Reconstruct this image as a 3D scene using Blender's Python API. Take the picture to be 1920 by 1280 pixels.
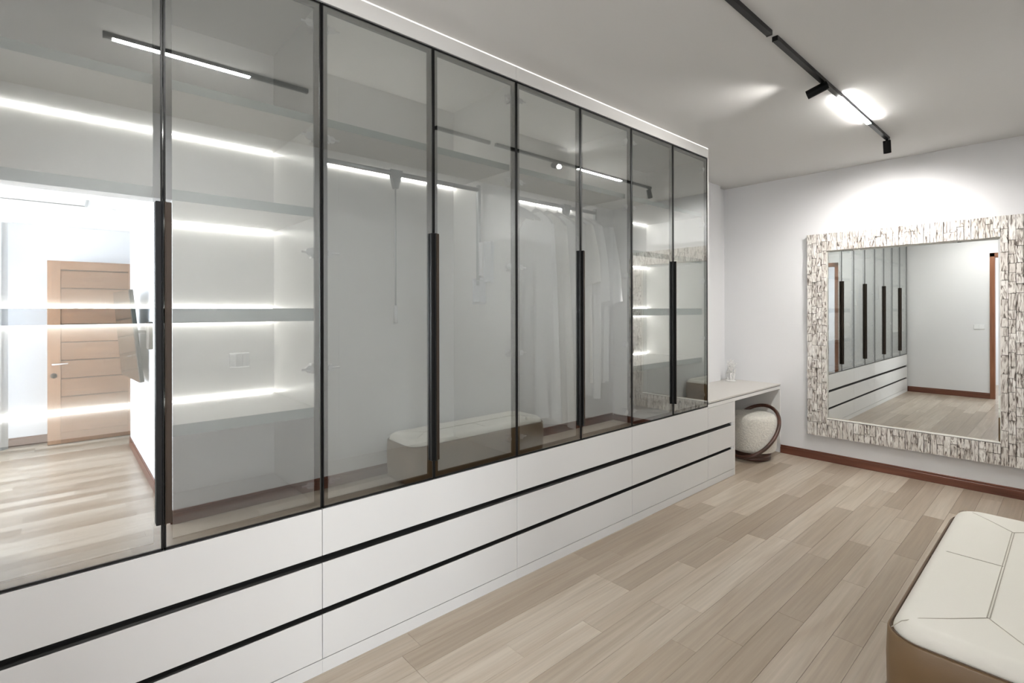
import bpy, bmesh, math, random
from mathutils import Vector, Matrix, noise
random.seed(7)
C = bpy.context.scene.collection
sc = bpy.context.scene
for o in list(bpy.data.objects): bpy.data.objects.remove(o)

# ------------------------------------------------------------------ camera
D = 2.1539; YAW = .8411
cam_d = bpy.data.cameras.new('camera'); cam = bpy.data.objects.new('camera', cam_d); C.objects.link(cam)
cam.matrix_world = (Matrix.Translation((0, -D, 1.55)) @ Matrix.Rotation(YAW - math.pi/2, 4, 'Z')
                    @ Matrix.Rotation(math.pi/2, 4, 'X') @ Matrix.Rotation(-.002, 4, 'Z'))
cam_d.sensor_width = 36; cam_d.lens = 950.06/1920*36
cam_d.shift_y = -(640-580.66)/1920; cam_d.clip_start = .02
sc.camera = cam
# ------------------------------------------------------------------ colour management
sc.view_settings.view_transform = 'Standard'; sc.view_settings.look = 'None'
sc.view_settings.gamma = 1; sc.view_settings.use_curve_mapping = False
sc.view_settings.exposure = 0.07
# ------------------------------------------------------------------ world
w = bpy.data.worlds.new('world'); sc.world = w; w.use_nodes = True
w.node_tree.nodes['Background'].inputs[0].default_value = (.85, .93, 1, 1)
w.node_tree.nodes['Background'].inputs[1].default_value = 1.2

CEIL = 2.955; XM = 5.83; XL = -.335; YW = -2.2243; XC = .614; YB = -5.95; BCEIL = 2.72

def area(name, loc, tgt, sx, sy, power, col=(1, 1, 1), spread=math.pi):
    l = bpy.data.lights.new(name, 'AREA'); l.shape = 'RECTANGLE'; l.size = sx; l.size_y = sy
    l.energy = power; l.color = col; l.spread = spread
    o = bpy.data.objects.new(name, l); C.objects.link(o); o.location = loc
    o.rotation_euler = (Vector(tgt)-Vector(loc)).to_track_quat('-Z', 'Y').to_euler()
    return o
def spot(name, loc, tgt, power, ang, blend, col=(1, .97, .93), rad=.015):
    l = bpy.data.lights.new(name, 'SPOT'); l.energy = power; l.spot_size = math.radians(ang)
    l.spot_blend = blend; l.color = col; l.shadow_soft_size = rad
    o = bpy.data.objects.new(name, l); C.objects.link(o); o.location = loc
    o.rotation_euler = (Vector(tgt)-Vector(loc)).to_track_quat('-Z', 'Y').to_euler()
    return o
# daylight at the bedroom window, added fill lamps in bedroom and hall, and the room's downlights
area('bedroom_window_daylight', (-1.35, YB-.02, 1.3), (-1.35, 0, 1.0), 1.3, 2.1, 190, (.93, .97, 1))
area('side_fill_light', (-2.55, -4.3, 1.4), (0, -4.3, 1.2), 2.2, 2.0, 240, (.93, .97, 1))  # added lamp to brighten the bedroom; the wall here has no window
area('hall_fill_light', (-1.35, -1.0, 2.93), (-1.2, -1.2, 0), 1.4, 1.2, 75, (.98, .98, 1))  # added lamp under the hall ceiling, lifts the ambient light
spot('mirror_spot_beam', (5.06, -1.113, 2.79), (5.66, -.99, 1.75), 88, 140, 1.0, rad=.02)
spot('wardrobe_spot_beam', (3.447, -1.034, 2.869), (3.197, -.134, 2.519), 16, 104, .8)

# ------------------------------------------------------------------ materials
def mat(name, col, rough=.5, metal=0, bump=0, bscale=40, var=0, vscale=5, spec=.5, coat=0, emit=None, es=0, trans=0, sheen=0, vcol=None, vstretch=(1, 1, 1)):
    m = bpy.data.materials.new(name); m.use_nodes = True; nt = m.node_tree; n = nt.nodes; L = nt.links
    b = n['Principled BSDF']; b.inputs['Base Color'].default_value = (*col, 1); b.inputs['Roughness'].default_value = rough
    b.inputs['Metallic'].default_value = metal; b.inputs['Specular IOR Level'].default_value = spec
    b.inputs['Coat Weight'].default_value = coat; b.inputs['Sheen Weight'].default_value = sheen
    if emit: b.inputs['Emission Color'].default_value = (*emit, 1); b.inputs['Emission Strength'].default_value = es
    if bump or var:
        tc = n.new('ShaderNodeTexCoord')
    if var:
        mp = n.new('ShaderNodeMapping'); mp.inputs['Scale'].default_value = vstretch; L.new(tc.outputs['Object'], mp.inputs[0])
        nz = n.new('ShaderNodeTexNoise'); nz.inputs['Scale'].default_value = vscale; nz.inputs['Detail'].default_value = 4
        L.new(mp.outputs[0], nz.inputs[0])
        mx = n.new('ShaderNodeMix'); mx.data_type = 'RGBA'
        c2 = vcol or tuple(c*(1-var) for c in col)
        mx.inputs[6].default_value = (*col, 1); mx.inputs[7].default_value = (*c2, 1)
        rp = n.new('ShaderNodeValToRGB'); rp.color_ramp.elements[0].position = .35; rp.color_ramp.elements[1].position = .65
        L.new(nz.outputs[0], rp.inputs[0]); L.new(rp.outputs[0], mx.inputs[0]); L.new(mx.outputs[2], b.inputs['Base Color'])
    if bump:
        nb = n.new('ShaderNodeTexNoise'); nb.inputs['Scale'].default_value = bscale; nb.inputs['Detail'].default_value = 5
        L.new(tc.outputs['Object'], nb.inputs[0])
        bp = n.new('ShaderNodeBump'); bp.inputs['Strength'].default_value = bump; bp.inputs['Distance'].default_value = .01
        L.new(nb.outputs[0], bp.inputs['Height']); L.new(bp.outputs[0], b.inputs['Normal'])
    return m
def woodmat(name, c1, c2, c3, rough=.4, axis=0, rand=.5, gscale=1.0):
    """plank wood: grain stretched along one axis; each object differs in tone and figure"""
    m = bpy.data.materials.new(name); m.use_nodes = True; nt = m.node_tree; n = nt.nodes; L = nt.links
    b = n['Principled BSDF']; b.inputs['Roughness'].default_value = rough
    tc = n.new('ShaderNodeTexCoord'); oi = n.new('ShaderNodeObjectInfo')
    mu = n.new('ShaderNodeMath'); mu.operation = 'MULTIPLY'; mu.inputs[1].default_value = 37.0; L.new(oi.outputs['Random'], mu.inputs[0])
    ad = n.new('ShaderNodeVectorMath'); ad.operation = 'ADD'; L.new(tc.outputs['Object'], ad.inputs[0]); L.new(mu.outputs[0], ad.inputs[1])
    mp = n.new('ShaderNodeMapping'); s = [14*gscale]*3; s[axis] = 1.1*gscale; mp.inputs['Scale'].default_value = s; L.new(ad.outputs[0], mp.inputs[0])
    nz = n.new('ShaderNodeTexNoise'); nz.inputs['Scale'].default_value = 1.0; nz.inputs['Detail'].default_value = 7; nz.inputs['Distortion'].default_value = 1.1
    L.new(mp.outputs[0], nz.inputs[0])
    mp2 = n.new('ShaderNodeMapping'); s2 = [90*gscale]*3; s2[axis] = 3*gscale; mp2.inputs['Scale'].default_value = s2; L.new(ad.outputs[0], mp2.inputs[0])
    nf = n.new('ShaderNodeTexNoise'); nf.inputs['Scale'].default_value = 1.0; nf.inputs['Detail'].default_value = 3; L.new(mp2.outputs[0], nf.inputs[0])
    r1 = n.new('ShaderNodeValToRGB'); e = r1.color_ramp.elements
    e[0].position = .3; e[0].color = (*c2, 1); e[1].position = .7; e[1].color = (*c1, 1); L.new(nz.outputs[0], r1.inputs[0])
    mx = n.new('ShaderNodeMix'); mx.data_type = 'RGBA'; mx.inputs[7].default_value = (*c3, 1)
    mm = n.new('ShaderNodeMath'); mm.operation = 'MULTIPLY'; mm.inputs[1].default_value = rand; L.new(oi.outputs['Random'], mm.inputs[0])
    L.new(mm.outputs[0], mx.inputs[0]); L.new(r1.outputs[0], mx.inputs[6])
    m2 = n.new('ShaderNodeMix'); m2.data_type = 'RGBA'; m2.blend_type = 'MULTIPLY'; m2.inputs[0].default_value = .35
    L.new(mx.outputs[2], m2.inputs[6]); L.new(nf.outputs[0], m2.inputs[7])
    # brighten back after the multiply
    hs = n.new('ShaderNodeHueSaturation'); hs.inputs['Value'].default_value = 1.2; L.new(m2.outputs[2], hs.inputs['Color'])
    L.new(hs.outputs[0], b.inputs['Base Color'])
    bp = n.new('ShaderNodeBump'); bp.inputs['Strength'].default_value = .12; bp.inputs['Distance'].default_value = .003
    L.new(nf.outputs[0], bp.inputs['Height']); L.new(bp.outputs[0], b.inputs['Normal'])
    return m
def emis(name, col, s):
    m = bpy.data.materials.new(name); m.use_nodes = True; n = m.node_tree.nodes
    b = n['Principled BSDF']; b.inputs['Base Color'].default_value = (*col, 1)
    b.inputs['Emission Color'].default_value = (*col, 1); b.inputs['Emission Strength'].default_value = s
    return m
def tinted_glass(name, tint, refl, rcol):
    m = bpy.data.materials.new(name); m.use_nodes = True; nt = m.node_tree; n = nt.nodes; L = nt.links
    n.remove(n['Principled BSDF']); out = n['Material Output']
    t = n.new('ShaderNodeBsdfTransparent'); t.inputs[0].default_value = (*tint, 1)
    g = n.new('ShaderNodeBsdfGlossy'); g.inputs['Roughness'].default_value = 0.0; g.inputs['Color'].default_value = (*rcol, 1)
    lw = n.new('ShaderNodeLayerWeight'); lw.inputs['Blend'].default_value = .5
    pw = n.new('ShaderNodeMath'); pw.operation = 'POWER'; pw.inputs[1].default_value = 5; L.new(lw.outputs['Facing'], pw.inputs[0])
    a = n.new('ShaderNodeMath'); a.operation = 'MULTIPLY_ADD'; a.inputs[1].default_value = 1-refl; a.inputs[2].default_value = refl; L.new(pw.outputs[0], a.inputs[0])
    mx = n.new('ShaderNodeMixShader'); L.new(a.outputs[0], mx.inputs[0]); L.new(t.outputs[0], mx.inputs[1]); L.new(g.outputs[0], mx.inputs[2])
    L.new(mx.outputs[0], out.inputs[0])
    return m

WALL = mat('wall_paint', (.765, .765, .772), .75, bump=.03, bscale=120)
CEILM = mat('ceiling_paint', (.635, .63, .615), .85, bump=.02, bscale=90)
BEDW = mat('bedroom_paint', (.84, .86, .90), .75)
LAM = mat('greige_laminate', (.74, .73, .71), .38, bump=.01, bscale=300, spec=.4)
DRW = mat('drawer_laminate', (.655, .65, .635), .36, bump=.01, bscale=300, spec=.4)
CARC = mat('shadow_grey_carcass', (.16, .155, .15), .7)  # darkened so the gaps between drawers look shaded
LAMD = mat('desk_laminate', (.60, .575, .54), .42, spec=.4)
BLK = mat('black_aluminium', (.006, .006, .006), .38, spec=.25)
BRZ = mat('dark_bronze_aluminium', (.05, .036, .026), .36, metal=.6)
CHR = mat('brushed_nickel', (.72, .72, .73), .3, metal=.6)
GRY = mat('grey_rod_metal', (.36, .38, .39), .35, metal=.5)
SILV = mat('silver_grip', (.80, .80, .82), .3, metal=.6)
EDG = mat('grey_green_edge', (.27, .31, .30), .4)
CLR = mat('grey_plastic', (.62, .64, .67), .3)
WHP = mat('white_plastic', (.83, .83, .83), .35)
SW = mat('switch_grey', (.66, .66, .66), .4)
GLASS = tinted_glass('tinted_door_glass', (.865, .875, .87), .275, (.97, .99, .99))
MIRR = bpy.data.materials.new('mirror_silver'); MIRR.use_nodes = True
_b = MIRR.node_tree.nodes['Principled BSDF']; _b.inputs['Metallic'].default_value = 1; _b.inputs['Roughness'].default_value = 0; _b.inputs['Base Color'].default_value = (.86, .88, .86, 1)
FLOORW = woodmat('pale_oak_plank', (.57, .505, .42), (.44, .365, .285), (.27, .205, .145), .30, 0, .85, .8)
BASEW = woodmat('walnut_baseboard', (.20, .075, .045), (.10, .034, .02), (.14, .05, .03), .35, 0, .3)
BASEY = woodmat('walnut_baseboard_cross', (.20, .075, .045), (.10, .034, .02), (.14, .05, .03), .35, 1, .3)
DOORW = woodmat('oak_door', (.36, .19, .10), (.23, .11, .055), (.19, .09, .045), .42, 0, .6)
CASW = woodmat('red_brown_casing', (.30, .12, .06), (.18, .07, .035), (.2, .08, .04), .4, 2, .2)
DOORV = woodmat('oak_door_upright', (.44, .25, .14), (.32, .17, .09), (.28, .14, .075), .42, 2, .3)
WAL = mat('dark_walnut', (.085, .034, .022), .3, var=.5, vscale=9, coat=.3)
BOUC = mat('cream_boucle', (.72, .69, .62), .95, bump=.9, bscale=70, sheen=.4, var=.16, vscale=60)
LEAT = mat('cream_leather', (.80, .775, .70), .42, bump=.05, bscale=220)
LEATD = mat('cream_leather_seam', (.52, .48, .41), .6)
TAN = mat('tan_leather', (.20, .125, .06), .40, bump=.05, bscale=220, var=.12, vscale=3)
PIPE = mat('dark_piping', (.09, .05, .025), .5)
CLOTH = mat('white_cotton', (.80, .80, .79), .85, bump=.15, bscale=160, sheen=.3)
IVORY = mat('ivory_linen', (.78, .76, .71), .85, bump=.2, bscale=120, sheen=.3)
HANGM = mat('pale_hanger', (.60, .59, .58), .5)
CORAL = mat('white_coral', (.86, .85, .83), .7, bump=.5, bscale=90)
TV = mat('tv_screen', (.02, .014, .01), .06, spec=.9)
CURT = mat('pale_curtain', (.68, .69, .71), .9, sheen=.3)
EM_T = emis('track_light_diffuser', (1, .985, .955), 400)
EM_L = emis('led_strip_glow', (1, .985, .95), 27)
EM_C = emis('seam_bead_glow', (1, .98, .95), .9)  # emission that makes the white ceiling seam bead look bright
EM_S = emis('spot_lens_glow', (1, .97, .92), 30)
SCRN = mat('channel_black', (.02, .02, .02), .35)
def tilemat():
    m = bpy.data.materials.new('whitewashed_wood_tile'); m.use_nodes = True; nt = m.node_tree; n = nt.nodes; L = nt.links
    b = n['Principled BSDF']; b.inputs['Roughness'].default_value = .85
    tc = n.new('ShaderNodeTexCoord'); oi = n.new('ShaderNodeObjectInfo')
    mu = n.new('ShaderNodeMath'); mu.operation = 'MULTIPLY'; mu.inputs[1].default_value = 53.0; L.new(oi.outputs['Random'], mu.inputs[0])
    ad = n.new('ShaderNodeVectorMath'); ad.operation = 'ADD'; L.new(tc.outputs['Object'], ad.inputs[0]); L.new(mu.outputs[0], ad.inputs[1])
    mp = n.new('ShaderNodeMapping'); mp.inputs['Scale'].default_value = (48, 48, 7); L.new(ad.outputs[0], mp.inputs[0])
    nz = n.new('ShaderNodeTexNoise'); nz.inputs['Scale'].default_value = 1.0; nz.inputs['Detail'].default_value = 6; nz.inputs['Distortion'].default_value = 2.0
    L.new(mp.outputs[0], nz.inputs[0])
    r = n.new('ShaderNodeValToRGB'); e = r.color_ramp.elements
    e[0].position = .35; e[0].color = (.13, .105, .09, 1); e[1].position = .55; e[1].color = (.84, .82, .78, 1)
    e2 = r.color_ramp.elements.new(.455); e2.color = (.58, .54, .50, 1)
    L.new(nz.outputs[0], r.inputs[0])
    mx = n.new('ShaderNodeMix'); mx.data_type = 'RGBA'; mx.blend_type = 'MULTIPLY'; mx.inputs[7].default_value = (.80, .78, .76, 1)
    L.new(oi.outputs['Random'], mx.inputs[0]); L.new(r.outputs[0], mx.inputs[6]); L.new(mx.outputs[2], b.inputs['Base Color'])
    bp = n.new('ShaderNodeBump'); bp.inputs['Strength'].default_value = .8; bp.inputs['Distance'].default_value = .006
    L.new(nz.outputs[0], bp.inputs['Height']); L.new(bp.outputs[0], b.inputs['Normal'])
    return m
TILE = tilemat()

# ------------------------------------------------------------------ mesh helpers
def box(bm, x0, x1, y0, y1, z0, z1, bev=0, seg=1):
    r = bmesh.ops.create_cube(bm, size=1)
    for v in r['verts']:
        v.co = Vector((x0+(v.co.x+.5)*(x1-x0), y0+(v.co.y+.5)*(y1-y0), z0+(v.co.z+.5)*(z1-z0)))
    if bev:
        es = {e for v in r['verts'] for e in v.link_edges}
        bmesh.ops.bevel(bm, geom=list(es), offset=bev, segments=seg, affect='EDGES', profile=.6)
    return bm
def B(*a, **k): return box(bmesh.new(), *a, **k)
def tube(bm, p, rad, seg=10, closed=False, caps=True):
    """tube along the points p; rad a number or one per point"""
    p = [Vector(q) for q in p]; N = len(p); rs = rad if isinstance(rad, (list, tuple)) else [rad]*N
    rings = []; up = None
    for i in range(N):
        a = p[i-1] if (i > 0 or closed) else p[i]; b = p[(i+1) % N] if (i < N-1 or closed) else p[i]
        t = (b-a).normalized()
        if up is None:
            up = t.orthogonal().normalized()
        up = (up-t*up.dot(t)).normalized(); sd = t.cross(up)
        rings.append([bm.verts.new(p[i]+(up*math.cos(2*math.pi*k/seg)+sd*math.sin(2*math.pi*k/seg))*rs[i]) for k in range(seg)])
    M = N if closed else N-1
    for i in range(M):
        A, Bq = rings[i], rings[(i+1) % N]
        for k in range(seg):
            bm.faces.new((A[k], A[(k+1) % seg], Bq[(k+1) % seg], Bq[k]))
    if caps and not closed:
        bm.faces.new(rings[0][::-1]); bm.faces.new(rings[-1])
    return bm
def lathe(bm, prof, c=(0, 0, 0), seg=48):
    rings = []
    for r, z in prof:
        rings.append([bm.verts.new((c[0]+r*math.cos(2*math.pi*k/seg), c[1]+r*math.sin(2*math.pi*k/seg), c[2]+z)) for k in range(seg)])
    for A, Bq in zip(rings, rings[1:]):
        for k in range(seg): bm.faces.new((A[k], A[(k+1) % seg], Bq[(k+1) % seg], Bq[k]))
    bm.faces.new(rings[0][::-1]); bm.faces.new(rings[-1])
    return bm
def mk(name, bm, m, parent=None, smooth=False, loc=None):
    me = bpy.data.meshes.new(name); bmesh.ops.recalc_face_normals(bm, faces=bm.faces); bm.to_mesh(me); bm.free()
    if smooth:
        for f in me.polygons: f.use_smooth = True
    me.materials.append(m)
    o = bpy.data.objects.new(name, me); C.objects.link(o)
    if parent: o.parent = parent
    if loc is not None: o.location = loc
    return o
def thing(name, label, cat, loc=(0, 0, 0), group=None, rz=0):
    o = bpy.data.objects.new(name, None); C.objects.link(o); o.location = loc; o.rotation_euler.z = rz
    o['label'] = label; o['category'] = cat
    o.empty_display_size = .05
    if group: o['group'] = group
    return o
def tag(o, label, cat, group=None):
    o['label'] = label; o['category'] = cat
    if group: o['group'] = group
    return o
def struct(name, bm, m, parent=None, smooth=False):
    o = mk(name, bm, m, parent, smooth)
    if parent is None: o['kind'] = 'structure'
    return o
def copy_tree(o, parent=None):
    c = o.copy(); C.objects.link(c); c.parent = parent
    for ch in list(o.children): copy_tree(ch, c)
    return c

# ================================================================== SETTING
# floor slab with real planks
fl = struct('floor', B(-2.7, 6.0, -6.1, .8, -.08, -.004), mat('subfloor', (.25, .2, .16), .8))
PW = .124
plank_meshes = {}
def plank(L, wd):
    key = (round(L, 2), round(wd, 3))
    if key not in plank_meshes:
        bm = B(0, key[0]-.0008, 0, key[1]-.0008, -.0045, 0, bev=.0006)
        me = bpy.data.meshes.new('plank'); bmesh.ops.recalc_face_normals(bm, faces=bm.faces); bm.to_mesh(me); bm.free(); me.materials.append(FLOORW)
        plank_meshes[key] = me
    return plank_meshes[key]
def lay(x0, x1, y0, y1, Ls, first=None):
    y = -.502
    while y > y0: y -= PW
    while y < y1:
        a = max(y, y0); b = min(y+PW, y1)
        if b-a > .012:
            x = x0; L = first or random.choice(Ls)*random.uniform(.3, 1)
            L = round(L, 1)
            while x < x1-.01:
                L = min(L, x1-x)
                if x1-x-L < .15: L = x1-x
                o = bpy.data.objects.new('plank', plank(L, b-a)); C.objects.link(o); o.parent = fl; o.location = (x, a, 0)
                x += round(L, 2); L = random.choice(Ls)
        y += PW
lay(XL-.12, XM, YW, .62, (.5, .8, .9, 1.2, 1.2, 1.5))
lay(-1.0, 1.5, YB, YW, (.9, 1.2, 1.2, 1.5))
mk('hall_boards', B(-2.6, -.46, YW, .62, -.0045, 0), FLOORW, fl)['kind'] = 'stuff'
mk('bedroom_boards', B(-2.6, -1.002, YB, YW, -.0045, 0), FLOORW, fl)['kind'] = 'stuff'

struct('ceiling', B(-2.7, 6.0, YW-.18, .8, CEIL, CEIL+.1), CEILM)
struct('ceiling_bedroom', B(-2.7, 1.7, -6.1, YW-.18, BCEIL, BCEIL+.1), BEDW)
struct('wall_back', B(XM, XM+.12, YW-.15, .76, 0, CEIL), WALL)
struct('wall_rear', B(-2.7, XM+.12, .62, .76, 0, CEIL), WALL)
bm = B(XC, XM, YW-.18, YW, 0, CEIL)
struct('wall_right', bm, WALL)
struct('wall_lintel', B(-.455, XC, YW-.18, YW, 2.352, CEIL), WALL)
# left wall with the doorway of the hall
bm = B(XL-.12, XL, -1.19, .62, 0, CEIL); box(bm, XL-.12, XL, YW-.18, -1.19, 2.445, CEIL); box(bm, XL-.12, XL, YW-.18, -2.19, 0, 2.445)
struct('wall_left', bm, WALL)
struct('wall_hall_end', B(-2.7, -2.6, -6.1, .62, 0, CEIL), BEDW)
struct('wall_bedroom_tv', B(XC, XC+.14, -5.13, YW-.18, 0, BCEIL), BEDW)
struct('wall_bedroom_side', B(1.55, 1.69, -6.1, -5.0, 0, BCEIL), BEDW)
struct('wall_bedroom_return', B(XC+.14, 1.55, -5.13, -4.99, 0, BCEIL), BEDW)
bm = B(-.68, 1.7, YB-.12, YB, 0, BCEIL); box(bm, -2.7, -.68, YB-.12, YB, 2.4, BCEIL); box(bm, -2.7, -2.05, YB-.12, YB, 0, 2.4)
struct('wall_bedroom_far', bm, BEDW)
struct('trim_9', B(-2.6, 1.55, YB, YB+.12, 2.55, BCEIL), BEDW)
struct('wall_hall_divider', B(-2.6, XL-.12, YW-.18, YW-.0, 0, CEIL), BEDW)
struct('trim_1', B(5.30, 5.62, .565, .62, .742, CEIL), WALL)
# window of the bedroom
wf = bmesh.new()
for a in ((-2.05, -1.99), (-1.39, -1.33), (-.74, -.68)): box(wf, a[0], a[1], YB-.1, YB-.04, 0, 2.4)
for z in ((0, .06), (2.34, 2.4)): box(wf, -2.05, -.68, YB-.1, YB-.04, *z)
w1 = struct('window_1', wf, WHP)
mk('pane', B(-1.99, -.74, YB-.075, YB-.07, .06, 2.34), tinted_glass('window_glass', (1, 1, 1), .02, (1, 1, 1)), w1)
# baseboards (walnut, stepped profile)
def board_x(name, x0, x1, y, side, h=.1):
    bm = B(x0, x1, *sorted((y, y+side*.014)), 0.0005, h-.02, bev=.002); box(bm, x0, x1, *sorted((y, y+side*.009)), h-.02, h, bev=.003); return struct(name, bm, BASEW)
def board_y(name, y0, y1, x, side, h=.1):
    bm = B(*sorted((x, x+side*.014)), y0, y1, 0.0005, h-.02, bev=.002); box(bm, *sorted((x, x+side*.009)), y0, y1, h-.02, h, bev=.003); return struct(name, bm, BASEY)
board_y('baseboard_back', YW, .0, XM, -1, .088)
board_x('baseboard_right', XC, XM-.015, YW, 1)
board_y('baseboard_left', -1.135, -.0, XL, 1, .10)
board_y('baseboard_opening', -5.13, YW, XC, -1)
board_x('baseboard_far', -.66, 1.5, YB, 1)
# door casing of the hall doorway on the left wall
bm = B(XL, XL+.014, -1.20, -1.135, .0005, 2.51, bev=.003); box(bm, XL, XL+.014, -2.21, -1.135, 2.445, 2.51, bev=.003)
box(bm, XL-.12, XL, -1.20, -1.185, .0005, 2.445); box(bm, XL-.12, XL, -2.19, -1.2, 2.43, 2.445)
struct('trim_2', bm, CASW)

# ================================================================== WARDROBE
def J(k): return -.288+.5627*k
UW = .5627*2; Z0 = .702; ZT = 2.869; DEP = .606
UN = ['at the far left, beside the doorway end', 'second from the left, with an empty pull-down rail',
      'third from the left, filled with white garments', 'at the right end, beside the vanity desk']
SH = (2.372-.7, 1.970-.7, 1.529-.7, 1.108-.7)      # shelf centres a b c d above the unit base
def hinge_mesh(s):
    bm = B(-.016, .0, .028, .062, -.022, .022, bev=.003)            # plate on the side panel
    box(bm, -.022, -.006, .018, .05, -.010, .010, bev=.003)          # arm
    tube(bm, [(-.030, .010, 0), (-.030, .022, 0)], .016, 14)         # cup on the glass
    tube(bm, [(-.064, .012, 0), (-.03, .012, 0)], .005, 8)
    tube(bm, [(-.018, .014, .015), (-.018, .024, .015)], .005, 8); tube(bm, [(-.018, .014, -.015), (-.018, .024, -.015)], .005, 8)
    if s < 0:
        for v in bm.verts: v.co.x *= -1
    return bm
hmesh = {}
for s in (1, -1):
    o = mk('hinge', hinge_mesh(s), CHR); hmesh[s] = o.data; bpy.data.objects.remove(o)
def handle_mesh(s):
    """protruding profile handle on a door's meeting edge; s=+1: the door lies to the right of the joint"""
    bm = bmesh.new()
    a = lambda u0, u1: sorted((s*u0, s*u1))
    box(bm, *a(.0015, .0235), -.016, .0, 0, 1.132, bev=.0015)
    box(bm, *a(.0015, .006), -.026, -.016, 0, 1.132, bev=.0012)
    return bm
def glass_door(unit, x0, x1, side, k):
    """side: +1 the hinge is at x1 (door opens at x0), -1 the hinge is at x0"""
    d = mk('door', bmesh.new(), BLK, unit)
    bm = bmesh.new(); H = ZT-Z0-.006; g = .0015
    a, b = x0+g, x1-g
    # front rim
    for q in ((a, a+.006, .003, H), (b-.006, b, .003, H)): box(bm, q[0], q[1], -.001, .020, q[2], q[3])
    box(bm, a, b, -.001, .020, .003, .010); box(bm, a, b, -.001, .020, H-.007, H)
    # inner profile behind the glass
    for q in ((a+.006, a+.026), (b-.026, b-.006)): box(bm, q[0], q[1], .006, .020, .010, H-.007)
    box(bm, a+.026, b-.026, .006, .020, .010, .030); box(bm, a+.026, b-.026, .006, .020, H-.027, H-.007)
    me = bpy.data.meshes.new('door'); bm.to_mesh(me); bm.free(); me.materials.append(BLK); d.data = me; d.name = 'glass_door'
    gp = mk('glass_pane', B(a+.0055, b-.0055, .0010, .0045, .0095, H-.0065), GLASS, d)
    hx = x0 if side > 0 else x1
    hd = mk('handle', handle_mesh(1 if side > 0 else -1), BRZ if side > 0 else BLK, d, loc=(hx, 0, .80-Z0))
    px = x1 if side > 0 else x0
    for z in (2.765, 2.290, 1.796, 1.300, .811):
        h = bpy.data.objects.new('hinge', hmesh[side]); C.objects.link(h); h.parent = d; h.location = (px-side*.018, 0, z-Z0)
    return d
def led(parent, x0, x1, y, z):
    return mk('led_strip', B(x0, x1, y-.006, y, z-.003, z+.003), EM_L, parent)
def make_unit(k, kind):
    u = thing('wardrobe_cabinet', 'tall glass-doored wardrobe cabinet '+UN[k], 'wardrobe', (J(2*k), 0, Z0), 'glass-doored wardrobe cabinets in one run')
    H = ZT-Z0; t = .012
    mk('side_panel', B(.0005, t, .022, .618, 0, H), LAM, u); mk('side_panel', B(UW-t, UW-.0005, .022, .618, 0, H), LAM, u)
    mk('bottom_panel', B(t, UW-t, .022, .606, 0, .012), LAM, u); mk('top_panel', B(t, UW-t, .022, .606, H-.014, H), LAM, u)
    if k in (1, 2): 
        mk('back_panel', B(t, .33, .606, .618, 0, H), LAM, u); mk('back_panel', B(.3306, .88, .606, .618, 0, H), LAM, u); mk('back_panel', B(.8806, UW-t, .606, .618, 0, H), LAM, u)
    else: mk('back_panel', B(t, UW-t, .606, .618, 0, H), LAM, u)
    zs = SH if kind == 'shelves' else SH[:1]
    for i, z in enumerate(zs):
        th = (.017, .020, .027, .021)[i]
        s = mk('shelf', B(t, UW-t, .05, .606 if i in (0, 3) else .59, z-th, z+th, bev=.001), LAM, u)
        mk('edge_band', B(t, UW-t, .0475, .0497, z-th, z+th), EDG, s)
        if i != 3: led(s, t+.01, UW-t-.01, .604 if i == 0 else .60, z-th-.004)
        if kind == 'rail': led(s, t+.01, UW-t-.01, .604, z+th+.004)
        if i >= 2: led(s, t+.01, UW-t-.01, .604, z+th+.004)
    glass_door(u, 0, UW/2, -1, 0)
    glass_door(u, UW/2, UW, 1, 1)
    if kind == 'rail':
        r = mk('pull_down_rail', tube(bmesh.new(), [(.04, .30, 2.285-Z0), (UW-.04, .30, 2.285-Z0)], .0125, 12), GRY, u, True)
        for sx in (0, 1):
            x = .04 if sx == 0 else UW-.04; sg = 1 if sx == 0 else -1
            arm = B(x-.012, x+.012, .29, .315, 1.70-Z0, 2.315-Z0, bev=.004); mk('rail_arm', arm, GRY, u)
            bm = B(x-sg*.028, x+sg*.004, .27, .34, 1.60-Z0, 1.73-Z0, bev=.014, seg=3)
            mk('arm_housing', bm, CLR, u)
            mk('gas_spring', tube(bmesh.new(), [(x+sg*.004, .275, 1.76-Z0), (x+sg*.004, .275, 1.96-Z0)], .013, 12), SILV, u, True)
            mk('wall_bracket', B(x-sg*.028, x-sg*.010, .19, .26, 1.72-Z0, 1.96-Z0, bev=.006), CLR, u)
        xc = 1.354-J(2) if k == 1 else .756
        bm = bmesh.new(); pr = [(-.038, .025), (.038, .025), (.032, .0), (.010, -.075), (-.010, -.075), (-.032, .0)]
        f = [bm.verts.new((xc+a, .285, 2.278-Z0+b)) for a, b in pr]; g2 = [bm.verts.new((xc+a, .315, 2.278-Z0+b)) for a, b in pr]
        bm.faces.new(f); bm.faces.new(g2[::-1])
        for i in range(6): bm.faces.new((f[i], f[(i+1) % 6], g2[(i+1) % 6], g2[i]))
        mk('rail_clamp', bm, GRY, u)
        pl = mk('pull_rod', tube(bmesh.new(), [(xc, .30, 2.21-Z0), (xc, .30, 1.56-Z0)], .0045, 8), GRY, u, True)
        mk('pull_grip', tube(bmesh.new(), [(xc, .30, 1.575-Z0), (xc, .30, 1.478-Z0)], .0115, 12), SILV, pl, True)
    return u
for k, kind in enumerate(('shelves', 'rail', 'rail', 'shelves')): make_unit(k, kind)
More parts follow.
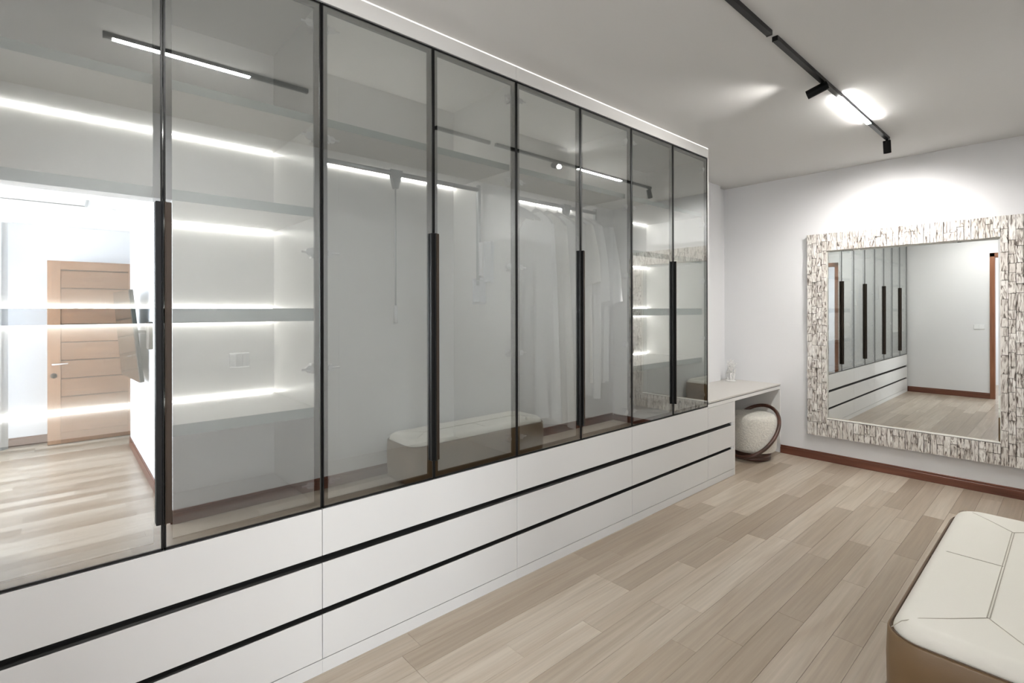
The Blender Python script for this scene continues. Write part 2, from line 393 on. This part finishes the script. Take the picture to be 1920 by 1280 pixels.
# crown panels above the glass doors and the white seam bead, brightened by an added weak glow
for i, (a, b, lb) in enumerate(((J(0), J(4), 'left half of the run'), (J(4), J(8)+.018, 'right half of the run'))):
    tag(mk('crown_panel', B(a, b-.0012, .0, .02, ZT+.0015, CEIL-.008), LAM), 'pale fascia panel above the wardrobe doors, '+lb, 'panel', 'fascia panels over the wardrobe')
tag(mk('glowing_seam_bead', B(J(0), J(8)+.018, .002, .008, CEIL-.007, CEIL-.001), EM_C), 'thin white bead between wardrobe fascia and ceiling, given a glow', 'light')
tag(mk('end_panel', B(J(8)+.0005, J(8)+.018, .0, .606, .742, ZT), LAM), 'tall pale side panel closing the wardrobe beside the desk', 'panel')

# drawer cabinets
DR = ((.502, .700), (.2755, .470), (.062, .2495))
DN = ['under the leftmost wardrobe, cut by the frame edge', 'under the second wardrobe with the empty rail',
      'under the wardrobe full of garments', 'under the rightmost wardrobe', 'narrow one under the desk, beside the stool']
for k in range(5):
    x0 = J(2*k) if k < 4 else J(8); x1 = J(2*k+2) if k < 4 else 4.712
    wd = x1-x0
    u = thing('drawer_cabinet', 'low white drawer cabinet '+DN[k], 'drawers', (x0, 0, 0), 'white drawer cabinets along the wall')
    mk('carcass', B(.001, wd-.001, .03, .60, .062, .700 if k < 4 else .688), CARC, u)
    mk('plinth', B(.0004, wd-.0004, .001, .02, .0005, .0585), DRW, u)
    for i, (a, b) in enumerate(DR):
        if k == 4 and i == 0: b = .688
        d = mk('drawer', B(.0013, wd-.0013, 0, .02, a, b, bev=.001), DRW, u)
    for zz, (a, b) in (('', (.4705, .5015)), ('', (.25, .275))):
        e = wd if k < 4 else wd-.045
        bm = bmesh.new(); n = 7; prev = None        # curved black grip channel
        for i in range(n):
            t = i/(n-1); y = .004+.024*math.sin(math.pi*t*.55); z = a+(b-a)*t
            va, vb = bm.verts.new((0, y, z)), bm.verts.new((e, y, z))
            if prev: bm.faces.new((prev[0], prev[1], vb, va))
            prev = (va, vb)
        bmesh.ops.solidify(bm, geom=bm.faces[:], thickness=.002)
        mk('grip_channel', bm, SCRN, u)
        if k == 4: mk('channel_cap', B(e, wd, .004, .02, a+.002, b-.002), SW, u)
# vanity desk
dk = thing('vanity_desk', 'pale built-in vanity desk between the wardrobe and mirror wall', 'desk', (J(8), 0, 0))
X2 = XM-J(8)-.001
mk('desk_top', B(.020, X2, 0, .612, .727, .7415, bev=.001), LAMD, dk)
mk('apron', B(.004, X2, .001, .021, .690, .7195, bev=.001), LAM, dk)
mk('shadow_gap', B(.02, X2, .006, .6, .7195, .727), SCRN, dk)
mk('under_top', B(.50, X2, .02, .60, .700, .719), LAM, dk)
mk('leg_panel', B(4.7125-J(8), 4.735-J(8), .0, .60, .0005, .6895), LAM, dk)
mk('end_panel', B(X2-.018, X2-.0005, .0, .60, .10, .6895), LAM, dk)
mk('back_edge', B(.02, X2, .606, .618, .7415, .752), WHP, dk)

# ================================================================== MIRROR
mir = thing('wall_mirror', 'large mirror with whitewashed carved wood mosaic frame on the far wall', 'mirror', (XM, 0, 0))
YA, YBm, ZA, ZB = -.276, -1.905, .262, 2.318
IY0, IY1, IZ0, IZ1 = -.448, -1.728, .438, 2.142
bm = bmesh.new()
for q in ((YBm, YA, IZ1, ZB), (YBm, YA, ZA, IZ0), (IY0, YA, IZ0, IZ1), (YBm, IY1, IZ0, IZ1)): box(bm, -.034, -.001, q[0]+.004, q[1]-.004, q[2]+.004 if q[2] == ZA else q[2], q[3]-.004 if q[3] == ZB else q[3])
mk('frame_board', bm, mat('mirror_frame_board', (.10, .09, .08), .8), mir)
mk('mirror_glass', B(-.022, -.004, IY1+.018, IY0-.018, IZ0+.018, IZ1-.018), MIRR, mir)
bm = bmesh.new()       # bevelled edge of the mirror glass
o = [(IY1, IZ0), (IY0, IZ0), (IY0, IZ1), (IY1, IZ1)]; s = .018
inn = [(IY1+s, IZ0+s), (IY0-s, IZ0+s), (IY0-s, IZ1-s), (IY1+s, IZ1-s)]
vo = [bm.verts.new((-.0205, *q)) for q in o]; vi = [bm.verts.new((-.0221, *q)) for q in inn]
for i in range(4): bm.faces.new((vo[i], vo[(i+1) % 4], vi[(i+1) % 4], vi[i]))
mk('mirror_bevel', bm, MIRR, mir)
lip = bmesh.new()
for q in ((IY1, IY0, IZ1-.006, IZ1), (IY1, IY0, IZ0, IZ0+.006), (IY0-.006, IY0, IZ0, IZ1), (IY1, IY1+.006, IZ0, IZ1)): box(lip, -.038, -.020, *q)
mk('inner_lip', lip, mat('whitewash_lip', (.72, .70, .66), .7), mir)
tm = []
for i in range(14):
    wv, hv = .0415, (.075, .095, .115, .135, .155)[i % 5]
    bm = B(-.010, 0, 0, wv, 0, hv)
    bmesh.ops.subdivide_edges(bm, edges=[e for e in bm.edges if abs((e.verts[0].co-e.verts[1].co).z) > .05], cuts=2)
    rr = random.Random(i)
    for v in bm.verts:
        if v.co.x < -.005: v.co += Vector((rr.uniform(-.004, .003), rr.uniform(-.0012, .0012), rr.uniform(-.0015, .0015)))
    oo = mk('tile', bm, TILE); tm.append((hv, oo.data)); bpy.data.objects.remove(oo)
tiles = 0
def tile(y, z, hv, wd):
    global tiles
    me = random.choice([m for h, m in tm if abs(h-hv) < .001])
    o = bpy.data.objects.new('tile', me); C.objects.link(o); o.parent = mir
    o.location = (-.034-random.uniform(0, .013), y, z); o.scale = (1, wd/.0415, 1); tiles += 1; return o
def column(y, z0, z1, wd):
    z = z0
    while z < z1-.002:
        r = z1-z
        h = random.choice((.075, .095, .115, .135, .155))
        if r-h < .06: h = r
        hb = min((.075, .095, .115, .135, .155), key=lambda q: abs(q-h))
        o = tile(y, z, hb, wd-.0035); o.scale.z = (h-.0035)/hb; z += h
n = 36; cw = (YA-YBm)/n
for i in range(n):
    y = YBm+i*cw
    if y > IY0-.01 or y+cw < IY1+.01: 
        column(y, ZA, ZB, cw)
    else: column(y, ZA, IZ0, cw); column(y, IZ1, ZB, cw)
print('tiles', tiles)

# ================================================================== OTTOMAN
def rrect(x0, x1, y0, y1, r, n=10):
    pts = []
    for cx_, cy_, a0 in ((x1-r, y1-r, 0), (x0+r, y1-r, 90), (x0+r, y0+r, 180), (x1-r, y0+r, 270)):
        for i in range(n+1):
            a = math.radians(a0+90*i/n); pts.append((cx_+r*math.cos(a), cy_+r*math.sin(a)))
    return pts
def stack(levels):
    bm = bmesh.new(); prev = None
    for pts, z in levels:
        ring = [bm.verts.new((p[0], p[1], z)) for p in pts]
        if prev:
            for i in range(len(ring)): bm.faces.new((prev[i], prev[(i+1) % len(ring)], ring[(i+1) % len(ring)], ring[i]))
        else: bm.faces.new(ring[::-1])
        prev = ring
    bm.faces.new(prev); return bm
OX0, OX1, OY0, OY1 = 2.26, 3.93, -2.20, -1.66
ot = thing('ottoman', 'long low bench with tan leather base and cream cushion by the right wall', 'ottoman', (0, 0, 0))
ins = lambda d, r: rrect(OX0+d, OX1-d, OY0+d, OY1-d, r)
mk('base', stack([(ins(.025, .10), .004), (ins(.008, .12), .02), (ins(.0, .125), .12), (ins(-.002, .125), .25), (ins(.002, .123), .345), (ins(.010, .115), .352), (ins(.014, .11), .347)]), TAN, ot, True)
mk('piping', tube(bmesh.new(), [(p[0], p[1], .352) for p in ins(.012, .113)], .0035, 8, closed=True), PIPE, ot, True)
lv = []
for i in range(13):
    t = i/12*math.pi/2; lv.append((ins(.020+.055*(1-math.cos(t)), max(.105-.03*(1-math.cos(t)), .03)), .345+.062*math.sin(t)))
cu = mk('cushion', stack(lv), LEAT, ot, True)
bm = bmesh.new(); zt = .408
def seam(a, b): tube(bm, [(a[0], a[1], zt), ((a[0]+b[0])/2, (a[1]+b[1])/2, zt), (b[0], b[1], zt)], .0018, 6)
for dy in (-.004, .004): seam((OX0+.30, (OY0+OY1)/2+dy), (OX1-.30, (OY0+OY1)/2+dy))
cxm = (OY0+OY1)/2
for x, sgn in ((OX0+.30, -1), (OX1-.30, 1)):
    for yy in (-1, 1):
        pts = [(x, cxm, zt), (x+sgn*.10, cxm+yy*.085, zt), (x+sgn*.19, cxm+yy*.17, zt-.001), (x+sgn*.235, cxm+yy*.215, zt-.012), (x+sgn*.262, cxm+yy*.240, zt-.035)]
        tube(bm, pts, .0016, 6)
for x in (OX0+.86,):
    tube(bm, [(x, cxm, zt), (x, OY1-.08, zt), (x, OY1-.045, zt-.012), (x, OY1-.022, zt-.04)], .0014, 6)
mk('seam', bm, LEATD, ot, True)

# ================================================================== STOOL
SX, SY = 5.42, .13
st = thing('vanity_stool', 'round cream boucle stool with dark wooden hoop under the desk', 'stool', (SX, SY, 0))
pr = [(.170, .085)]
for i in range(9):
    a = math.pi/2*i/8; pr.append((.178+.050*math.sin(a), .125-.04*math.cos(a)))
pr += [(.232, .25), (.230, .36)]
for i in range(1, 10):
    a = math.pi/2*i/9; pr.append((.180+.048*math.cos(a), .405+.06*math.sin(a)))
pr += [(.10, .472), (.02, .475)]
body = mk('seat', lathe(bmesh.new(), pr, seg=64), BOUC, st, True)
for v in body.data.vertices:
    nn = noise.noise(v.co*38)*.004; v.co += v.co.normalized()*nn
bs = [(.165, .001), (.172, .004), (.176, .018), (.176, .03), (.168, .036), (.166, .040), (.176, .046), (.180, .058), (.180, .074), (.172, .084), (.15, .088)]
mk('base', lathe(bmesh.new(), bs, seg=56), WAL, st, True)
hp = []
rt = Vector((math.sin(YAW), -math.cos(YAW), 0)); fw = Vector((math.cos(YAW), math.sin(YAW), 0))
for i in range(64):
    a = 2*math.pi*i/64; p = (rt*math.cos(a)+fw*math.sin(a))*.252
    hp.append((p.x, p.y, .280+.235*math.cos(a-math.radians(34))))
mk('hoop', tube(bmesh.new(), hp, .0185, 14, closed=True), WAL, st, True)

# ================================================================== CORAL
bm = bmesh.new(); rc = random.Random(11)
def branch(p, d, L, r, dep):
    q = p; pts = [q]; rs = [r]
    for i in range(3):
        d = (d+Vector((rc.uniform(-.35, .35), rc.uniform(-.35, .35), rc.uniform(-.05, .35)))).normalized(); q = q+d*L/3; pts.append(q); rs.append(r*(1-.2*(i+1)))
    tube(bm, pts, rs, 7)
    if dep > 0:
        for j in range(rc.choice((2, 3, 3))):
            nd = (d+Vector((rc.uniform(-1, 1), rc.uniform(-1, 1), rc.uniform(.0, .7)))*.85).normalized()
            branch(pts[rc.choice((1, 2, 3))], nd, L*rc.uniform(.6, .85), r*.68, dep-1)
for j in range(4):
    a = j*math.pi/2+.4; branch(Vector((.02*math.cos(a), .02*math.sin(a), .005)), Vector((.35*math.cos(a), .35*math.sin(a), 1)).normalized(), .085, .0115, 4)
zm = max(v.co.z for v in bm.verts)
for v in bm.verts: v.co.z *= .25/zm; v.co.x *= 1.15; v.co.y *= 1.15
lathe(bm, [(.055, -.004), (.052, .004), (.035, .012), (.01, .016)], seg=16)
zmin = min(v.co.z for v in bm.verts)
for v in bm.verts: v.co.z -= zmin
co = mk('coral', bm, CORAL, None, True, loc=(5.66, .47, .7418)); tag(co, 'white branching coral ornament on the desk', 'coral')

# ================================================================== TRACK LIGHTS
TY = -1.115; TZ = CEIL-.024
def track(x0, x1, label, diff=None):
    t = thing('light_track', label, 'light', ((x0+x1)/2, TY, CEIL), 'black ceiling track sections')
    c = (x0+x1)/2
    mk('rail', B(x0-c, x1-c, -.0145, .0145, -.024, -.0005, bev=.001), BLK, t)
    for e in (x0, x1): mk('end_cap', B(e-c-.004, e-c+.004, -.014, .014, -.026, -.0005), BLK, t)
    if diff:
        mk('linear_light', B(diff[0]-c, diff[1]-c, -.0145, .0145, -.0265, -.0245), EM_T, t)
    return t
track(.17, 1.18, 'short track section above the doorway end with a long light bar', (.205, .845))
track(2.15, 2.675, 'plain black track section cut by the top frame edge')
track(2.75, 5.06, 'long black track section with a glowing bar above the mirror end', (3.80, 4.50))
def spotlamp(loc, direction, label, L=.115, stem=.03):
    t = thing('track_spotlight', label, 'lamp', loc)
    d = Vector(direction).normalized(); p = Vector((0, 0, -.024-stem))
    mk('stem', tube(bmesh.new(), [(0, 0, -.0245), tuple(p)], .008, 10), BLK, t, True)
    a = p-d*L*.25; b = p+d*L*.75
    bm = tube(bmesh.new(), [tuple(a), tuple(b)], .0265, 24, caps=False); bmesh.ops.solidify(bm, geom=bm.faces[:], thickness=.002)
    tube(bm, [tuple(a), tuple(a+d*.004)], .026, 24); mk('lamp_body', bm, BLK, t)
    mk('lens', tube(bmesh.new(), [tuple(b-d*.034), tuple(b-d*.032)], .021, 20), EM_S, t)
    return b+Vector(loc)
def dirof(loc, tgt): return (Vector(tgt)-Vector(loc))
s1 = spotlamp((3.47, TY, CEIL), (-.25, .90, -.35), 'tilted black track spotlight near the middle of the long track')
s2 = spotlamp((5.03, TY, CEIL), (.38, .03, -1), 'small black spotlight hanging at the track end above the mirror', L=.10, stem=.035)
print('spots', s1, s2)

# ================================================================== GARMENTS
def hanger(x, y, z, rz, label, wd=.21):
    t = thing('clothes_hanger', label, 'hanger', (x, y, z), 'clothes hangers on the wardrobe rail', rz)
    hk = []
    for i in range(12):
        a = math.radians(-60+i*22); hk.append((0, .017*math.cos(a), .0+.017*math.sin(a)))
    hk = hk[::-1]; hk.append((0, .0, -.05))
    mk('hook', tube(bmesh.new(), [(p[0], p[1], p[2]) for p in hk], .002, 6), CHR, t, True)
    bm = bmesh.new(); top, bot = [], []
    N = 18
    for i in range(N+1):
        u = -1+2*i/N; y_ = u*wd; zt_ = -.048-.115*abs(u)**1.35; th = .045*(1-abs(u)**2)+.016
        top.append(((u*0), y_, zt_)); bot.append((0, y_, zt_-th))
    fr = [bm.verts.new((-.007, p[1], p[2])) for p in top+bot[::-1]]; bk = [bm.verts.new((.007, p[1], p[2])) for p in top+bot[::-1]]
    M = len(top)
    for S, rev in ((fr, 1), (bk, 0)):
        for i in range(M-1):
            q = [S[i], S[i+1], S[2*M-2-i], S[2*M-1-i]]; bm.faces.new(q if rev else q[::-1])
    for i in range(2*M): bm.faces.new((fr[i], bk[i], bk[(i+1) % (2*M)], fr[(i+1) % (2*M)]))
    mk('shoulder_bar', bm, HANGM, t)
    return t
def garment(name, x, y, z_sh, z_hem, label, cat, m, seed, sh=.20, hem=.27, thick=.018, sleeve=None, rz=0):
    """a hung garment: closed folded body around the hanger (wide in y), optional sleeves"""
    t = thing(name, label, cat, (x, y, z_sh), 'white garments hung on the wardrobe rail', rz)
    rg = random.Random(seed); bm = bmesh.new(); N = 56; prev = None
    ph = [rg.uniform(0, 6.28) for _ in range(4)]
    rows = 34; H = z_sh-z_hem
    for j in range(rows+1):
        v = j/rows
        z = -v*H
        if v < .06: q = v/.06; wy = .055+(sh-.055)*q**.8; zz = -.012-(.10)*q**1.2
        else:
            q = (v-.06)/.94; wy = sh+(hem-sh)*q**.9; zz = -.112-(H-.112)*q
        tx = .012+thick*min(1, v*5)
        ring = []
        for i in range(N):
            a = 2*math.pi*i/N
            f = .008*min(1, v*3)*(1+1.2*v)*(math.sin(7*a+ph[0]+v*1.5)+.6*math.sin(11*a+ph[1]-v*2))
            px = math.copysign(abs(math.cos(a))**.7, math.cos(a))*(tx+.010*v)+f*math.cos(a)*1.0
            py = math.sin(a)*wy+.4*f
            dz = .012*v*math.sin(3*a+ph[2])
            ring.append(bm.verts.new((px, py, zz+dz)))
        if prev:
            for i in range(N): bm.faces.new((prev[i], prev[(i+1) % N], ring[(i+1) % N], ring[i]))
        else: bm.faces.new(ring)
        prev = ring
    mk('body', bm, m, t, True)
    if sleeve:
        Ls, wsl, flare = sleeve
        for sy in (-1, 1):
            bm = bmesh.new(); prev = None; n2 = 20; rws = 14
            for j in range(rws+1):
                v = j/rws
                cy = sy*(sh*.86+.035*math.sin(min(1, v*1.4)*1.57)+(flare if sy < 0 else 0)*v); cz = -.075-Ls*v
                ry = wsl*(.8+.55*v); rx = .022+.012*v; ring = []
                for i in range(n2):
                    a = 2*math.pi*i/n2
                    f = .004*math.sin(5*a+v*4+seed)
                    ring.append(bm.verts.new(((rx+f)*math.cos(a), cy+(ry+f)*math.sin(a), cz-sy*(ry)*.30*math.sin(a)*v*-1+.0)))
                if prev:
                    for i in range(n2): bm.faces.new((prev[i], prev[(i+1) % n2], ring[(i+1) % n2], ring[i]))
                prev = ring
            mk('sleeve', bm, m, t, True)
    return t
RZ = 2.285
specs = [
 ('long_dress', 2.415, .30, .83, 'long white dress at the left of the rail, hem almost on the cabinet floor', 'dress', CLOTH, .17, .23, None),
 ('long_dress', 2.525, .30, .775, 'long ivory dress, second from the left on the rail', 'dress', IVORY, .18, .26, None),
 ('nightgown', 2.63, .30, .92, 'white nightgown with uneven hem behind the door handle', 'nightgown', CLOTH, .19, .23, None),
 ('shirt', 2.76, .30, 1.05, 'ivory long shirt hanging just right of the rail clamp', 'shirt', IVORY, .19, .20, (.42, .045, .010)),
 ('robe', 2.86, .30, .93, 'white robe with mid-length wide sleeve, second from the right on the rail', 'robe', CLOTH, .19, .19, (.55, .050, .012)),
 ('robe', 2.965, .295, 1.02, 'white robe with the widest flaring sleeve, rightmost on the rail', 'robe', CLOTH, .19, .17, (.56, .062, .018)),
]
for i, (nm, x, y, zh, lb, cat, m, sh, hm, sl) in enumerate(specs):
    hanger(x, y, RZ+.001, math.radians((-2, -1, 1, 2, 1, 2)[i]), 'pale hanger holding the '+lb.split(',')[0], wd=sh-.005)
    garment(nm, x, y, RZ-.066, zh, lb, cat, m, i+3, sh, hm, sleeve=sl, rz=math.radians((-2, -1, 1, 2, 1, 2)[i]))
hh = hanger(2.12, .30, RZ+.001, math.radians(28), 'empty pale hanger turned askew at the left end of the rail')
h3 = hanger(2.20, .30, RZ+.001, math.radians(18), 'empty pale hanger beside the long white dress')

# ================================================================== SWITCHES
sp = thing('switch_plate', 'grey three-gang switch plate inside the leftmost wardrobe', 'switch', (.662, .605, 1.305))
mk('plate', B(-.045, .045, -.009, .0, -.036, .036, bev=.003), SW, sp)
for i in range(3): mk('rocker', B(-.040+.027*i, -.016+.027*i, -.012, -.009, -.030, .030, bev=.001), WHP if i == 0 else SW, sp)
s2_ = thing('wall_switch', 'white switch on the left wall seen in the big mirror', 'switch', (XL, -1.0, 1.235))
mk('plate', B(.0, .009, -.073, .073, -.042, .042, bev=.003), WHP, s2_)
for i in range(2): mk('rocker', B(.009, .012, -.066+.068*i, -.002+.068*i, -.034, .034, bev=.001), WHP, s2_)
s3 = thing('wall_socket', 'white socket on the bedroom wall below the television', 'socket', (XC, -3.02, 1.16))
mk('plate', B(-.009, 0, -.06, .06, -.05, .05, bev=.003), WHP, s3)

# ================================================================== BEDROOM (seen reflected in the glass)
bd = thing('bedroom_door', 'open oak door with horizontal boards reflected in the leftmost glass', 'door', (-.10, -5.74, 0))
W_, H_ = .86, 2.13
mk('stile', B(0, .115, -.02, .02, .006, H_, bev=.002), DOORV, bd); mk('stile', B(W_-.115, W_, -.02, .02, .006, H_, bev=.002), DOORV, bd)
mk('rail', B(.1155, W_-.1155, -.02, .02, H_-.10, H_, bev=.002), DOORW, bd); mk('rail', B(.1155, W_-.1155, -.02, .02, .006, .13, bev=.002), DOORW, bd)
mk('door_core', B(.11, W_-.11, -.006, .006, .12, H_-.09), mat('door_core_wood', (.05, .025, .012), .6), bd)
nb = 9; bh = (H_-.10-.133)/nb
for i in range(nb): mk('door_board', B(.1155, W_-.1155, -.013, .013, .1315+i*bh, .1315+(i+1)*bh-.011, bev=.004), DOORW, bd)
hnd = mk('door_handle', tube(bmesh.new(), [(.045, .02, .93), (.045, .055, .93), (.18, .058, .935)], .009, 10), SILV, bd, True)
mk('lock', tube(bmesh.new(), [(.055, .02, .80), (.055, .03, .80)], .03, 24), BRZ, bd, True)
# television on a swivel mount
import numpy as _np
def _ray(px, py):
    return None
tvt = thing('television', 'dark flat television tilted out from the bedroom wall', 'television', (XC-.0, -3.75, 1.35))
def slab(bm, cs, nrm, th):
    f = [bm.verts.new(c) for c in cs]; g2 = [bm.verts.new(Vector(c)+Vector(nrm)*th) for c in cs]
    bm.faces.new(f); bm.faces.new(g2[::-1])
    for i in range(4): bm.faces.new((f[i], f[(i+1) % 4], g2[(i+1) % 4], g2[i]))
    return bm
TVC = [(-.031, .25, -.449), (-.100, -.58, -.44), (-.168, -.58, .385), (-.114, .25, .392)]
nrm = (Vector(TVC[1])-Vector(TVC[0])).cross(Vector(TVC[3])-Vector(TVC[0])).normalized()
if nrm.x < 0: nrm = -nrm
TVC = [tuple(Vector(c)-nrm*.04) for c in TVC]
mk('screen', slab(bmesh.new(), TVC, nrm, .006), TV, tvt)
mk('housing', slab(bmesh.new(), [Vector(c)+nrm*.0065 for c in TVC], nrm, .03), BLK, tvt)
mk('mount_arm', tube(bmesh.new(), [(-.06, -.1, .0), (-.0, .15, 0)], .015, 10), BRZ, tvt)
mk('mount_plate', B(-.03, 0, .33, .50, -.14, .10, bev=.004), BRZ, tvt)
# curtain
def curtain(x0, x1, y, z0, z1, label):
    bm = bmesh.new(); N = 60; prev = None
    for i in range(N+1):
        u = i/N; x = x0+(x1-x0)*u; dy = .035*math.sin(u*(x1-x0)*62)
        a, b = bm.verts.new((x, y+dy, z0)), bm.verts.new((x, y+dy*.7, z1))
        if prev: bm.faces.new((prev[0], a, b, prev[1]))
        prev = (a, b)
    bmesh.ops.solidify(bm, geom=bm.faces[:], thickness=.003)
    return tag(mk('curtain', bm, CURT, None, True), label, 'curtain')
curtain(-.80, -.42, -5.72, .02, 2.52, 'pale full-length curtain at the far left, beside the bedroom window')
rod = tag(mk('curtain_rod', tube(bmesh.new(), [(-2.2, -5.72, 2.535), (-.38, -5.72, 2.535)], .014, 10), SILV), 'thin curtain rod above the bedroom window', 'rod')
sm = thing('smoke_detector', 'small round white smoke detector on the bedroom ceiling', 'detector', (.40, -5.3, BCEIL))
mk('housing', lathe(bmesh.new(), [(.085, -.0005), (.085, -.012), (.07, -.028), (.03, -.032)], seg=32), WHP, sm, True)
bt = thing('bedroom_track', 'thin dark ceiling track in the bedroom ending in a small head', 'light', (0, -5.25, BCEIL))
mk('rail', B(-1.6, .215, -.006, .006, -.008, -.0005), BLK, bt); mk('track_head', B(.215, .24, -.01, .42, -.012, -.0005), GRY, bt)
